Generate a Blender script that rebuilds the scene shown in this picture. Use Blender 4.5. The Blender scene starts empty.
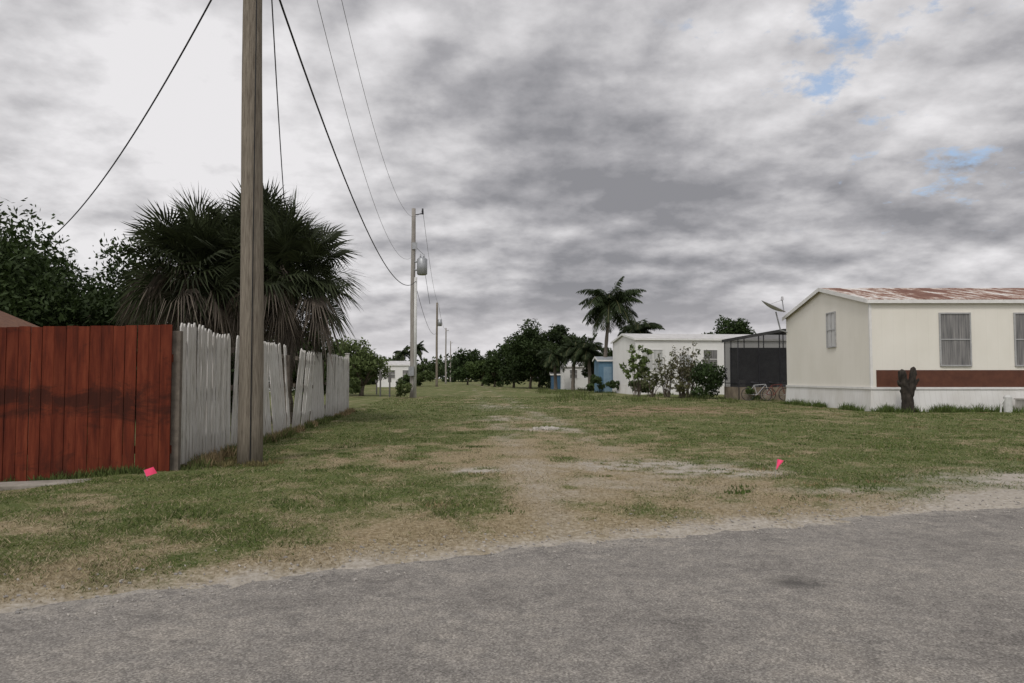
import bpy, math, random
import numpy as np
from mathutils import Vector, Matrix
random.seed(7); rng=np.random.default_rng(11)
S=bpy.context.scene
COL=S.collection
R=math.radians

# ------------------------------------------------------------------ noise
_tab=rng.random((256,256))
def vn(x,y,s=0):
    x=np.asarray(x,float)+s*17.3; y=np.asarray(y,float)+s*9.7
    xi=np.floor(x).astype(int); yi=np.floor(y).astype(int)
    fx=x-xi; fy=y-yi
    fx=fx*fx*(3-2*fx); fy=fy*fy*(3-2*fy)
    a=_tab[xi&255,yi&255]; b=_tab[(xi+1)&255,yi&255]
    c=_tab[xi&255,(yi+1)&255]; d=_tab[(xi+1)&255,(yi+1)&255]
    return (a*(1-fx)+b*fx)*(1-fy)+(c*(1-fx)+d*fx)*fy
def fbm(x,y,s=0,o=4):
    t=0;a=.5;n=0
    for i in range(o):
        t=t+a*vn(x*2**i,y*2**i,s+i); n+=a; a*=.5
    return t/n
def ss(a,b,x):
    t=np.clip((np.asarray(x,float)-a)/(b-a),0,1); return t*t*(3-2*t)

# ------------------------------------------------------------------ ground functions
EX=[-120,-40,-10,-4.5,-2.65,-1.67,0,1.86,4.84,10,30,120]
EY=[-62,-19,-0.6,2.9,3.95,4.5,5.42,6.18,7.2,8.95,14,36]
def ye(x): return np.interp(x,EX,EY)
def gz(x,y):
    x=np.asarray(x,float); y=np.asarray(y,float)
    e=ye(x)
    s=np.maximum(y-e,(e-8.2)-y)
    s=s+0.45*(fbm(x*1.1,y*1.1,5)-.5)+0.32*(fbm(x*5,y*5,6)-.5)
    z=ss(-.5,.45,s)*.10-.05
    z=z+ss(.2,1.2,s)*(.05*(fbm(x*.5,y*.5,3)-.5)+.018*(fbm(x*3,y*3,4)-.5)+.012*(fbm(x*11,y*11,8,2)-.5))
    z=z-.13*ss(-4.4,-6.2,x)*ss(6.5,8.5,y)*(1-ss(11,14,y))*1.0
    return z-0.02*ss(2,6,s)
def xc(y): return 1.1-.06*(y-8)
def masks(x,y):
    x=np.asarray(x,float); y=np.asarray(y,float)
    e=ye(x); s=y-e
    n1=fbm(x*.55,y*.4,21); n2=fbm(x*1.8,y*1.3,22); n3=fbm(x*5,y*4,23)
    c=np.exp(-((x-xc(y))/ (2.2-1.3*ss(10,26,y)))**2)*(1-.62*ss(10,18,y))*(1-.3*ss(40,90,y))
    dry=c*.85+.8*np.exp(-np.clip(s,0,9)/.5)+(n1-.5)*1.4+(n2-.5)*1.9-.02
    dry=dry+.12*ss(-1,-3,x)*(1-ss(9,12,y))-.12*ss(12,20,y)
    dry=np.clip(dry+ (n3-.5)*1.3,0,1)
    tr=0
    for o in (-.75,.75):
        tr=tr+np.exp(-((x-xc(y)-o)/.32)**2)
    sand=tr*(.12+1.5*(n2-.45))*(1-.5*ss(30,60,y))*(.6)
    for (px,py,rx,ry,a) in [(1.75,10.1,1.2,.75,.9),(2.5,9.3,.7,.4,.9),(-.4,9.6,.4,.3,.9),(.76,17.3,.6,.5,.9),(0.0,22,1.0,1.2,.4),(-.6,31,1.2,2.5,.45),(1.0,8.2,1.2,.7,.35),(3.6,7.9,.8,.3,.5),(6.2,8.7,1.4,.55,1.0)]:
        sand=sand+a*np.exp(-((x-px)/rx)**2-((y-py)/ry)**2)*(.35+2.6*(n3-.37))
    edge=np.exp(-np.clip(s,0,9)/(.17+.45*ss(1.8,5,x)))*(.65+1.6*(n3-.38))
    sand=np.clip(np.maximum(sand,edge)+ss(3.2,6.0,x)*np.exp(-np.clip(s-.2,0,9)/.7)*1.2*(n2+.3),0,1)
    soil=np.exp(-((x-6.3)/3.2)**2-((y-28.5)/4.0)**2)*(.35+1.6*(n2-.3))+.8*np.exp(-((x-3)/1.5)**2-((y-24)/1.5)**2)*n2
    soil=np.clip(soil,0,1)
    return dry,sand,soil

# ------------------------------------------------------------------ materials
def nm(name):
    m=bpy.data.materials.new(name); m.use_nodes=True
    nt=m.node_tree; return m,nt,nt.nodes,nt.links,nt.nodes['Principled BSDF']
def simple(name,c1,c2=None,scale=4,rough=.8,bump=0,metal=0,stretch=(1,1,1),detail=6,c3=None,spec=.3,fine=0):
    m,nt,N,L,b=nm(name)
    b.inputs['Roughness'].default_value=rough; b.inputs['Metallic'].default_value=metal
    b.inputs['Specular IOR Level'].default_value=spec
    if c2 is None: c2=tuple(v*.75 for v in c1)
    tc=N.new('ShaderNodeTexCoord'); mp=N.new('ShaderNodeMapping'); mp.inputs['Scale'].default_value=stretch
    L.new(tc.outputs['Object'],mp.inputs[0])
    no=N.new('ShaderNodeTexNoise'); no.inputs['Scale'].default_value=scale; no.inputs['Detail'].default_value=detail; no.inputs['Roughness'].default_value=.65
    L.new(mp.outputs[0],no.inputs['Vector'])
    cr=N.new('ShaderNodeValToRGB'); cr.color_ramp.elements[0].position=.32; cr.color_ramp.elements[1].position=.68
    cr.color_ramp.elements[0].color=(*c2,1); cr.color_ramp.elements[1].color=(*c1,1)
    if c3 is not None:
        e=cr.color_ramp.elements.new(.5); e.color=(*c3,1)
    L.new(no.outputs[0],cr.inputs[0]); L.new(cr.outputs[0],b.inputs['Base Color'])
    if bump:
        bp=N.new('ShaderNodeBump'); bp.inputs['Strength'].default_value=bump; bp.inputs['Distance'].default_value=.02
        L.new(no.outputs[0],bp.inputs['Height']); L.new(bp.outputs[0],b.inputs['Normal'])
    return m
def attr_mat(name,rough=.7,transl=.25,noise=0):
    m,nt,N,L,b=nm(name)
    a=N.new('ShaderNodeAttribute'); a.attribute_name='Col'
    b.inputs['Roughness'].default_value=rough; b.inputs['Specular IOR Level'].default_value=.2
    L.new(a.outputs['Color'],b.inputs['Base Color'])
    if transl:
        t=N.new('ShaderNodeBsdfTranslucent'); L.new(a.outputs['Color'],t.inputs[0])
        mx=N.new('ShaderNodeMixShader'); mx.inputs[0].default_value=transl
        L.new(b.outputs[0],mx.inputs[1]); L.new(t.outputs[0],mx.inputs[2])
        L.new(mx.outputs[0],N['Material Output'].inputs[0])
    return m
LEAF=attr_mat('foliage_leaf',.65,.2)
GRASSM=attr_mat('grass_blade',.85,.3)
BARK=simple('bark_grey_brown',(.16,.13,.10),(.06,.05,.04),14,.95,.8,stretch=(1,1,.3))
PALMBARK=simple('palm_bark',(.22,.19,.16),(.09,.075,.06),10,.95,.8,stretch=(1,1,4))
POLEW=simple('weathered_pole_wood',(.275,.24,.195),(.12,.10,.08),11,.95,.6,stretch=(5,5,.35),c3=(.20,.175,.14),detail=9,spec=.1)
POLEL=simple('pale_pole_wood',(.36,.34,.31),(.2,.18,.16),6,.9,.4,stretch=(6,6,.3))
WIRE=simple('black_cable',(.02,.02,.02),(.012,.012,.012),3,.6)
METAL=simple('galvanised_metal',(.40,.41,.42),(.28,.29,.30),6,.45,0,.5)
DARKM=simple('dark_metal',(.03,.03,.035),(.015,.015,.018),6,.5)
CONC=simple('old_concrete',(.34,.31,.27),(.2,.18,.15),5,.95,.4)

# ------------------------------------------------------------------ mesh builder
class MB:
    def __init__(s): s.v=[]; s.f=[]; s.c=[]
    def add(s,vs,fs,col=None):
        o=len(s.v); s.v+= [tuple(v) for v in vs]; s.f+=[tuple(i+o for i in f) for f in fs]
        if col is not None: s.c+= [col]*len(vs)
    def box(s,x0,x1,y0,y1,z0,z1,M=None):
        vs=[Vector(p) for p in [(x0,y0,z0),(x1,y0,z0),(x1,y1,z0),(x0,y1,z0),(x0,y0,z1),(x1,y0,z1),(x1,y1,z1),(x0,y1,z1)]]
        if M: vs=[M@v for v in vs]
        s.add(vs,[(0,3,2,1),(4,5,6,7),(0,1,5,4),(1,2,6,5),(2,3,7,6),(3,0,4,7)])
    def tube(s,pts,rad,n=8,cap=True):
        pts=[Vector(p) for p in pts]
        if not hasattr(rad,'__len__'): rad=[rad]*len(pts)
        o=len(s.v); prev=None
        for i,p in enumerate(pts):
            t=(pts[min(i+1,len(pts)-1)]-pts[max(i-1,0)]).normalized()
            if prev is None:
                a=Vector((0,0,1)) if abs(t.z)<.9 else Vector((1,0,0)); u=t.cross(a).normalized()
            else:
                u=(prev-t*prev.dot(t)).normalized()
            prev=u; w=t.cross(u)
            for k in range(n):
                an=2*math.pi*k/n
                s.v.append(tuple(p+(u*math.cos(an)+w*math.sin(an))*rad[i]))
        for i in range(len(pts)-1):
            for k in range(n):
                a=o+i*n+k; b=o+i*n+(k+1)%n
                s.f.append((a,b,b+n,a+n))
        if cap:
            s.f.append(tuple(o+k for k in range(n))[::-1]); s.f.append(tuple(o+(len(pts)-1)*n+k for k in range(n)))
    def obj(s,name,mat,parent=None,smooth=False,label=None,cat=None):
        me=bpy.data.meshes.new(name); me.from_pydata(s.v,[],s.f); me.update()
        if s.c:
            ca=me.color_attributes.new('Col','FLOAT_COLOR','POINT')
            ca.data.foreach_set('color',np.array([(c[0],c[1],c[2],1) for c in s.c],dtype=np.float32).ravel())
        if mat: me.materials.append(mat)
        if smooth: me.polygons.foreach_set('use_smooth',[True]*len(me.polygons))
        o=bpy.data.objects.new(name,me); COL.objects.link(o)
        if parent: o.parent=parent
        if label: o['label']=label
        if cat: o['category']=cat
        return o
def fastmesh(name,V,F,mat,colors=None,parent=None,smooth=False):
    me=bpy.data.meshes.new(name); V=np.asarray(V,np.float32); F=np.asarray(F,np.int32)
    me.vertices.add(len(V)); me.vertices.foreach_set('co',V.ravel())
    k=F.shape[1]; me.loops.add(F.size); me.loops.foreach_set('vertex_index',F.ravel())
    me.polygons.add(len(F)); me.polygons.foreach_set('loop_start',np.arange(0,F.size,k,dtype=np.int32))
    me.polygons.foreach_set('loop_total',np.full(len(F),k,dtype=np.int32))
    if smooth: me.polygons.foreach_set('use_smooth',np.ones(len(F),dtype=bool))
    me.update(); me.validate()
    if colors is not None:
        ca=me.color_attributes.new('Col','FLOAT_COLOR','POINT')
        C=np.ones((len(V),4),np.float32); C[:,:3]=colors; ca.data.foreach_set('color',C.ravel())
    me.materials.append(mat)
    o=bpy.data.objects.new(name,me); COL.objects.link(o)
    if parent: o.parent=parent
    return o
def empty(name,loc,label,cat,rot=0,group=None):
    e=bpy.data.objects.new(name,None); e.location=loc; e.rotation_euler=(0,0,rot); e.empty_display_size=.3
    COL.objects.link(e); e['label']=label; e['category']=cat
    if group: e['group']=group
    return e

# ------------------------------------------------------------------ ground
def axis(lo,hi,dense_lo,dense_hi,step,grow=1.09):
    a=list(np.arange(dense_lo,dense_hi,step))
    s=step; v=a[-1]
    while v<hi: s*=grow; v+=s; a.append(v)
    s=step; v=a[0]; b=[]
    while v>lo: s*=grow; v-=s; b.append(v)
    return np.array(b[::-1]+a)
gx=axis(-900,900,-7,8.5,.055,1.035); gy=axis(-300,1500,2.5,13,.05,1.03)
X,Y=np.meshgrid(gx,gy); Z=gz(X,Y)
d,sa,so=masks(X,Y)
V=np.stack([X.ravel(),Y.ravel(),Z.ravel()],1)
ny,nx=X.shape
idx=np.arange(nx*ny).reshape(ny,nx)
F=np.stack([idx[:-1,:-1].ravel(),idx[:-1,1:].ravel(),idx[1:,1:].ravel(),idx[1:,:-1].ravel()],1)
m,nt,N,L,b=nm('ground_grass_and_soil')
b.inputs['Roughness'].default_value=1; b.inputs['Specular IOR Level'].default_value=.1
at=N.new('ShaderNodeAttribute'); at.attribute_name='Col'
sp=N.new('ShaderNodeSeparateColor'); L.new(at.outputs['Color'],sp.inputs[0])
tc=N.new('ShaderNodeTexCoord')
def noise(sc,det=6,ro=.6):
    n=N.new('ShaderNodeTexNoise'); n.inputs['Scale'].default_value=sc; n.inputs['Detail'].default_value=det; n.inputs['Roughness'].default_value=ro
    L.new(tc.outputs['Object'],n.inputs['Vector']); return n
def ramp(inp,stops):
    c=N.new('ShaderNodeValToRGB'); e=c.color_ramp.elements
    e[0].position=stops[0][0]; e[0].color=(*stops[0][1],1); e[1].position=stops[-1][0]; e[1].color=(*stops[-1][1],1)
    for p,q in stops[1:-1]:
        k=e.new(p); k.color=(*q,1)
    L.new(inp,c.inputs[0]); return c
def mix(f,a,c):
    x=N.new('ShaderNodeMix'); x.data_type='RGBA'
    if hasattr(f,'links'): L.new(f,x.inputs[0])
    else: x.inputs[0].default_value=f
    L.new(a,x.inputs[6]); L.new(c,x.inputs[7]); return x.outputs[2]
nf=noise(28,8,.7); nmid=noise(3.5,6,.65)
green=ramp(nf.outputs[0],[(.3,(.035,.05,.015)),(.5,(.095,.12,.035)),(.7,(.19,.20,.08))])
green2=ramp(nmid.outputs[0],[(.35,(.07,.10,.027)),(.65,(.165,.16,.065))])
g=mix(.5,green.outputs[0],green2.outputs[0])
dryc=ramp(nf.outputs[0],[(.3,(.135,.105,.058)),(.5,(.275,.22,.13)),(.7,(.42,.35,.235))])
sandc=ramp(nf.outputs[0],[(.3,(.26,.23,.185)),(.6,(.44,.40,.345)),(.75,(.56,.52,.47))])
soilc=ramp(nf.outputs[0],[(.3,(.17,.11,.065)),(.7,(.36,.25,.17))])
def thr(ch,noi,k):
    a=N.new('ShaderNodeMath'); a.operation='MULTIPLY_ADD'; L.new(noi.outputs[0],a.inputs[0]); a.inputs[1].default_value=k; 
    L.new(ch,a.inputs[2]); 
    r=N.new('ShaderNodeMapRange'); r.inputs[1].default_value=.35+k*.5-.35; r.inputs[2].default_value=.35+k*.5+.45; L.new(a.outputs[0],r.inputs[0]); return r.outputs[0]
c=mix(thr(sp.outputs[0],nf,1.1),g,dryc.outputs[0])
c=mix(thr(sp.outputs[2],nmid,.6),c,soilc.outputs[0])
c=mix(thr(sp.outputs[1],nf,.9),c,sandc.outputs[0])
L.new(c,b.inputs['Base Color'])
bp=N.new('ShaderNodeBump'); bp.inputs['Strength'].default_value=.8; bp.inputs['Distance'].default_value=.025; L.new(nf.outputs[0],bp.inputs['Height']); L.new(bp.outputs[0],b.inputs['Normal'])
gr=fastmesh('ground',V,F,m,np.stack([d.ravel(),sa.ravel(),so.ravel()],1),smooth=True); gr['kind']='structure'

# ------------------------------------------------------------------ road
xs=np.concatenate([np.arange(-110,-8,2.0),np.arange(-8,12,.25),np.arange(12,112,2.0)])
rv=[];rf=[]
offs=[.9,-.7,-3,-5,-7,-9.0]
for i,x in enumerate(xs):
    for o in offs: rv.append((x,float(ye(x))+o,0.0))
k=len(offs)
for i in range(len(xs)-1):
    for j in range(k-1): rf.append((i*k+j,i*k+j+1,(i+1)*k+j+1,(i+1)*k+j))
m,nt,N,L,b=nm('worn_asphalt')
b.inputs['Roughness'].default_value=.95; b.inputs['Specular IOR Level'].default_value=.12
tc=N.new('ShaderNodeTexCoord')
n1=noise(80,8,.85); n2=noise(1.0,8,.7); n3=noise(8,7,.7)
vo=N.new('ShaderNodeTexVoronoi'); vo.inputs['Scale'].default_value=120; L.new(tc.outputs['Object'],vo.inputs['Vector'])
c1=ramp(n1.outputs[0],[(.36,(.085,.080,.074)),(.5,(.205,.193,.179)),(.64,(.40,.38,.352))])
c2=ramp(vo.outputs['Color'],[(.15,(.095,.089,.083)),(.5,(.21,.198,.184)),(.9,(.44,.42,.39))])
cc=mix(.5,c1.outputs[0],c2.outputs[0])
lm=ramp(n2.outputs[0],[(.32,(.78,.765,.755)),(.5,(1,.985,.965)),(.68,(1.2,1.17,1.12))])
mu=N.new('ShaderNodeMix'); mu.data_type='RGBA'; mu.blend_type='MULTIPLY'; mu.inputs[0].default_value=1; L.new(cc,mu.inputs[6]); L.new(lm.outputs[0],mu.inputs[7])
lm3=ramp(n3.outputs[0],[(.35,(.86,.86,.86)),(.65,(1.12,1.11,1.09))])
mu2=N.new('ShaderNodeMix'); mu2.data_type='RGBA'; mu2.blend_type='MULTIPLY'; mu2.inputs[0].default_value=1; L.new(mu.outputs[2],mu2.inputs[6]); L.new(lm3.outputs[0],mu2.inputs[7])
va=N.new('ShaderNodeVectorMath'); va.operation='MULTIPLY_ADD'; L.new(n3.outputs['Color'],va.inputs[0]); va.inputs[1].default_value=(.28,.28,0); L.new(tc.outputs['Object'],va.inputs[2])
vd=N.new('ShaderNodeVectorMath'); vd.operation='DISTANCE'; L.new(va.outputs[0],vd.inputs[0]); vd.inputs[1].default_value=(1.80,4.66,0)
mr=N.new('ShaderNodeMapRange'); mr.inputs[1].default_value=.03; mr.inputs[2].default_value=.20; mr.inputs[3].default_value=.75; mr.inputs[4].default_value=0; L.new(vd.outputs['Value'],mr.inputs[0])
dk=N.new('ShaderNodeRGB'); dk.outputs[0].default_value=(.06,.057,.054,1)
cc=mix(mr.outputs[0],mu2.outputs[2],dk.outputs[0])
at=N.new('ShaderNodeAttribute'); at.attribute_name='Col'; sp=N.new('ShaderNodeSeparateColor'); L.new(at.outputs['Color'],sp.inputs[0])
vc=N.new('ShaderNodeTexVoronoi'); vc.feature='DISTANCE_TO_EDGE'; vc.inputs['Scale'].default_value=.8
va2=N.new('ShaderNodeVectorMath'); va2.operation='MULTIPLY_ADD'; L.new(n2.outputs['Color'],va2.inputs[0]); va2.inputs[1].default_value=(1.5,1.5,0); L.new(tc.outputs['Object'],va2.inputs[2])
L.new(va2.outputs[0],vc.inputs['Vector'])
mr2=N.new('ShaderNodeMapRange'); mr2.inputs[1].default_value=.0; mr2.inputs[2].default_value=.010; mr2.inputs[3].default_value=.35; mr2.inputs[4].default_value=0; L.new(vc.outputs['Distance'],mr2.inputs[0])
cc=mix(mr2.outputs[0],cc,dk.outputs[0])
sd=N.new('ShaderNodeRGB'); sd.outputs[0].default_value=(.40,.37,.32,1)
mm=N.new('ShaderNodeMath'); mm.operation='MULTIPLY'; L.new(sp.outputs[0],mm.inputs[0]); L.new(n3.outputs[0],mm.inputs[1])
mr3=N.new('ShaderNodeMapRange'); mr3.inputs[1].default_value=.25; mr3.inputs[2].default_value=.75; mr3.inputs[4].default_value=.85; L.new(mm.outputs[0],mr3.inputs[0])
cc=mix(mr3.outputs[0],cc,sd.outputs[0])
L.new(cc,b.inputs['Base Color'])
bp=N.new('ShaderNodeBump'); bp.inputs['Strength'].default_value=.5; bp.inputs['Distance'].default_value=.005; L.new(n1.outputs[0],bp.inputs['Height']); L.new(bp.outputs[0],b.inputs['Normal'])
rc=np.zeros((len(rv),3)); rc[0::k,0]=1.6
road=fastmesh('road',rv,rf,m,rc); road['kind']='structure'

# ------------------------------------------------------------------ grass blades
def blades(n,dmin,dmax,name):
    dd=dmin*(dmax/dmin)**rng.random(n)
    x=(rng.random(n)*2-1)*.86*dd; y=dd
    dry,sand,soil=masks(x,y)
    e=ye(x)
    s=y-e
    cl=fbm(x*2.2,y*2.2,31)
    keep=(s>.05)&(rng.random(n)<(1-sand*1.3)*(1-.8*soil)*(.3+1.3*(cl-.2)))
    keep&=(rng.random(n)<1-.3*dry)
    keep&=~((x>12.4)&(y>26.5)&(y<35.5))
    keep&=~((x<-4.35-.085*(y-9.7))&(y>9.6))
    keep&=(rng.random(n)<ss(0,.35,s+.15*(cl)))
    x=x[keep];y=y[keep];dry=dry[keep];cl=cl[keep]; n=len(x)
    z=gz(x,y)
    sc=1+y/45
    h=(.009+.021*rng.random(n)**2)*sc*(.4+1.3*cl)*(1-.3*dry)
    w=.0025*(1+y/8)*(.7+.6*rng.random(n))
    a=rng.random(n)*2*np.pi; la=rng.random(n)*2*np.pi; ll=h*(.6+1.6*rng.random(n))
    dx=np.cos(a)*w; dy=np.sin(a)*w
    V=np.empty((n,3,3)); V[:,0]=np.stack([x-dx,y-dy,z-.004],1); V[:,1]=np.stack([x+dx,y+dy,z-.004],1)
    V[:,2]=np.stack([x+np.cos(la)*ll,y+np.sin(la)*ll,z+h],1)
    gcol=np.array([.145,.172,.052]); gcol2=np.array([.065,.10,.028]); dcol=np.array([.44,.365,.235])
    r=rng.random((n,1)); base=gcol*r+gcol2*(1-r)
    isd=(rng.random(n)<np.clip(dry*.9+.12,0,1))[:,None]
    colr=np.where(isd,dcol*(.5+.6*rng.random((n,1))),base*(.7+.65*rng.random((n,1))))
    C=np.repeat(colr,3,axis=0)
    F=np.arange(n*3).reshape(n,3)
    o=fastmesh(name,V.reshape(-1,3),F,GRASSM,C); o['kind']='stuff'; return o
blades(700000,3.2,48,'grass')

def tufts(lst):
    P=[];C=[]
    for (x,y,rad,h,cnt,col) in lst:
        a=rng.random(cnt)*2*np.pi; r=rad*np.sqrt(rng.random(cnt))
        bx=x+np.cos(a)*r; by=y+np.sin(a)*r; bz=gz(bx,by)
        hh=h*(.4+.6*rng.random(cnt)); la=rng.random(cnt)*2*np.pi; ll=hh*(.2+.6*rng.random(cnt))
        w=.006+.004*rng.random(cnt)+.0003*y; t=rng.random(cnt)*np.pi
        Q=np.empty((cnt,3,3)); Q[:,0]=np.stack([bx-np.cos(t)*w,by-np.sin(t)*w,bz-.01],1); Q[:,1]=np.stack([bx+np.cos(t)*w,by+np.sin(t)*w,bz-.01],1)
        Q[:,2]=np.stack([bx+np.cos(la)*ll,by+np.sin(la)*ll,bz+hh],1)
        P.append(Q.reshape(-1,3)); C.append(np.repeat(np.array(col)*(.5+rng.random((cnt,1))),3,axis=0))
    V=np.concatenate(P); o=fastmesh('weeds',V,np.arange(len(V)).reshape(-1,3),GRASSM,np.concatenate(C)); o['kind']='stuff'
L_=[]
for i in range(130):
    y=9.8+17*random.random()**1.3; L_.append((-4.2-.085*(y-9.7)+random.uniform(-.02,.2),y,.1,random.uniform(.06,.22),45,(.12,.145,.05) if random.random()<.6 else (.3,.23,.13)))
for i in range(40): L_.append((-4.3-random.random()*2.6,9.5-random.random()*.15,.1,random.uniform(.05,.14),40,(.10,.13,.04)))
for i in range(110): L_.append((random.uniform(12.6,24),26.4+random.uniform(-.6,.2),.2,random.uniform(.1,.4),45,(.10,.14,.04)))
for i in range(40): L_.append((12.35,random.uniform(26.8,35),.15,random.uniform(.1,.35),40,(.10,.14,.04)))
for i in range(22): L_.append((-3.6+random.uniform(-.4,.4),10.45+random.uniform(-.35,.3),.08,random.uniform(.05,.13),30,(.2,.17,.08)))
L_+= [(2.25,7.75,.10,.045,70,(.08,.12,.03)),(2.4,7.82,.06,.035,40,(.08,.12,.03)),(1.1,8.9,.08,.03,40,(.09,.12,.03))]
for i in range(460):
    y=5.2+rng.random()**.8*28; x=rng.uniform(-.8,.8)*y
    if y>ye(x)+.5 and x>-4-.085*(y-9.7) and not(x>12 and y>26) and abs(x-xc(y))>1.2: L_.append((x,y,.16,random.uniform(.02,.05),38,(.08,.115,.033) if random.random()<.8 else (.3,.23,.13)))
for i in range(80):
    y=35+rng.random()*40; x=rng.uniform(2,14)
    L_.append((x,y,.6,random.uniform(.1,.4),60,(.12,.145,.05)))
tufts(L_)

# rubble
LIME=simple('limestone_rubble',(.52,.49,.44),(.32,.29,.25),20,.95)
def rubble(cx,cy,rad,n,size,name='rubble'):
    mb=MB()
    for i in range(n):
        a=random.random()*6.28; r=rad*math.sqrt(random.random())
        x=cx+math.cos(a)*r*1.4; y=cy+math.sin(a)*r; s=size*random.uniform(.3,1)
        z=float(gz(x,y))+s*.3
        M=Matrix.Translation((x,y,z))@Matrix.Rotation(random.random()*3,4,(random.random(),random.random(),random.random()+.1))
        vs=[M@Vector((sx*s*random.uniform(.5,1),sy*s*random.uniform(.5,1),sz*s*random.uniform(.4,.8))) for sx in(-1,1) for sy in(-1,1) for sz in(-1,1)]
        mb.add(vs,[(0,1,3,2),(4,6,7,5),(0,4,5,1),(2,3,7,6),(0,2,6,4),(1,5,7,3)])
    o=mb.obj(name,LIME); o['kind']='stuff'; return o
rubble(.76,17.3,.20,80,.055)
rubble(1.8,10.0,.9,90,.009,'gravel')
mbp=MB()
for i in range(1500):
    x=random.uniform(-4,7); y=float(ye(x))+random.gauss(-.02,.26); s=random.uniform(.003,.010)
    z=max(float(gz(x,y)),0)+s*.3; t=random.random()*3
    mbp.box(-s,s,-s*.8,s*.8,-s*.5,s*.5,Matrix.Translation((x,y,z))@Matrix.Rotation(t,4,(.3,.4,1)))
o=mbp.obj('pebbles',simple('pebble',(.42,.39,.35),(.2,.19,.18),9,.95)); o['kind']='stuff'

# ------------------------------------------------------------------ fences
m,nt,N,L,b=nm('white_weathered_paint_wood')
tc=N.new('ShaderNodeTexCoord'); b.inputs['Roughness'].default_value=.85
mp=N.new('ShaderNodeMapping'); mp.inputs['Scale'].default_value=(6,6,1.0); L.new(tc.outputs['Object'],mp.inputs[0])
n=noise(3,8,.75); L.new(mp.outputs[0],n.inputs['Vector'])
r=ramp(n.outputs[0],[(.3,(.20,.18,.155)),(.42,(.42,.40,.365)),(.56,(.54,.525,.50)),(.8,(.62,.605,.59))])
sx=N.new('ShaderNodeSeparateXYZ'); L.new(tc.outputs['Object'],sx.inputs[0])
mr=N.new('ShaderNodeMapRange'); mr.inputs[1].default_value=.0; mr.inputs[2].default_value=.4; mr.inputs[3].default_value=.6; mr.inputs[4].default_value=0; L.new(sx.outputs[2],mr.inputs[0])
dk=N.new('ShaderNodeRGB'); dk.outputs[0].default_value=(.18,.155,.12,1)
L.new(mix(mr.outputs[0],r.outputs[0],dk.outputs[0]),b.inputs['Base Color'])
WFENCE=m
RAILM=simple('bare_fence_rail',(.20,.17,.14),(.10,.085,.07),8,.9,.3)
wf=empty('picket_fence',(-4.26,9.72,0),'weathered white wooden picket fence with leaning broken panels','fence')
dirv=Vector((-1.39,16.3,0)).normalized(); ang=math.atan2(dirv.y,dirv.x)
wf.rotation_euler=(0,0,ang)
Ltot=16.4; pos=0; pi=0
while pos<Ltot-.2:
    pl=min(2.35,Ltot-pos)
    lean=0; sk=0; hz=1.9
    if pi==1: lean=R(1.5); hz=1.88
    if pi==2: lean=R(-4.5); sk=R(-1)
    if pi==3: lean=R(4); sk=R(1.5); hz=1.87
    if pi==4: lean=R(-2.5)
    if pi>=5: lean=R(random.uniform(-1.5,1.5))
    piv=Matrix.Translation((pos,0,0))@Matrix.Rotation(lean,4,'X')@Matrix.Rotation(sk,4,'Y')
    mb=MB(); x=.0; kk=0
    while x<pl-.05:
        w=.108; h=hz+random.uniform(-.02,.02)+(.03*math.sin(x*2.6) if pi==0 else 0); kk+=1
        if pi in (2,3) and random.random()<.07: x+=w+.02; continue
        tilt=random.gauss(0,.008)
        if (pi==2 and kk>=14) or (pi==3 and kk<=6): tilt=random.uniform(-.04,.12)
        if pi in(2,3,4) and random.random()<.12: tilt=random.uniform(-.08,.08)
        M=piv@Matrix.Translation((x,random.uniform(-.006,.004),0))@Matrix.Rotation(tilt,4,'Y')@Matrix.Rotation(random.gauss(0,.006),4,'X')
        t=.018; z0=.05+random.uniform(0,.05); y0=-.02
        pr=[(0,z0),(w,z0),(w,h-.06),(w*.64,h),(w*.36,h),(0,h-.06)]
        vs=[M@Vector((p[0],y0,p[1])) for p in pr]+[M@Vector((p[0],y0+t,p[1])) for p in pr]
        fs=[(0,1,2,3,4,5),(11,10,9,8,7,6)]+[(i,i+6,(i+1)%6+6,(i+1)%6) for i in range(6)]
        mb.add(vs,fs); x+=w+random.uniform(.022,.040)
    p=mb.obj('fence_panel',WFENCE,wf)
    if pi in(2,3): p['label']='broken leaning white picket panel'
    for z in(.35,1.0,1.6):
        mb=MB(); mb.box(0,pl,.002,.04,z,z+.085,piv); mb.obj('rail',RAILM,wf)
    mb=MB(); mb.box(-.045,.045,.045,.135,-.2,1.7); q=mb.obj('post',RAILM,wf); q.location=(pos,0,0)
    pos+=pl; pi+=1
mb=MB(); mb.box(-.06,.06,-.06,.06,-.2,2.02); mb.box(-.08,.08,-.08,.08,2.02,2.05)
q=mb.obj('post',WFENCE,wf); q.location=(Ltot+.06,0,0)

m,nt,N,L,b=nm('red_stained_planks')
tc=N.new('ShaderNodeTexCoord'); b.inputs['Roughness'].default_value=.8; b.inputs['Specular IOR Level'].default_value=.15
mp=N.new('ShaderNodeMapping'); mp.inputs['Scale'].default_value=(7,7,.8); L.new(tc.outputs['Object'],mp.inputs[0])
n=noise(2.0,8,.65); L.new(mp.outputs[0],n.inputs['Vector'])
r=ramp(n.outputs[0],[(.3,(.065,.015,.009)),(.5,(.125,.026,.013)),(.72,(.19,.047,.023))])
n4=noise(1.3,8,.7); n4.inputs['Distortion'].default_value=.6
mp2=N.new('ShaderNodeMapping'); mp2.inputs['Scale'].default_value=(1.0,1.0,2.2); L.new(tc.outputs['Object'],mp2.inputs[0]); L.new(mp2.outputs[0],n4.inputs['Vector'])
sx=N.new('ShaderNodeSeparateXYZ'); L.new(tc.outputs['Object'],sx.inputs[0])
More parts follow.
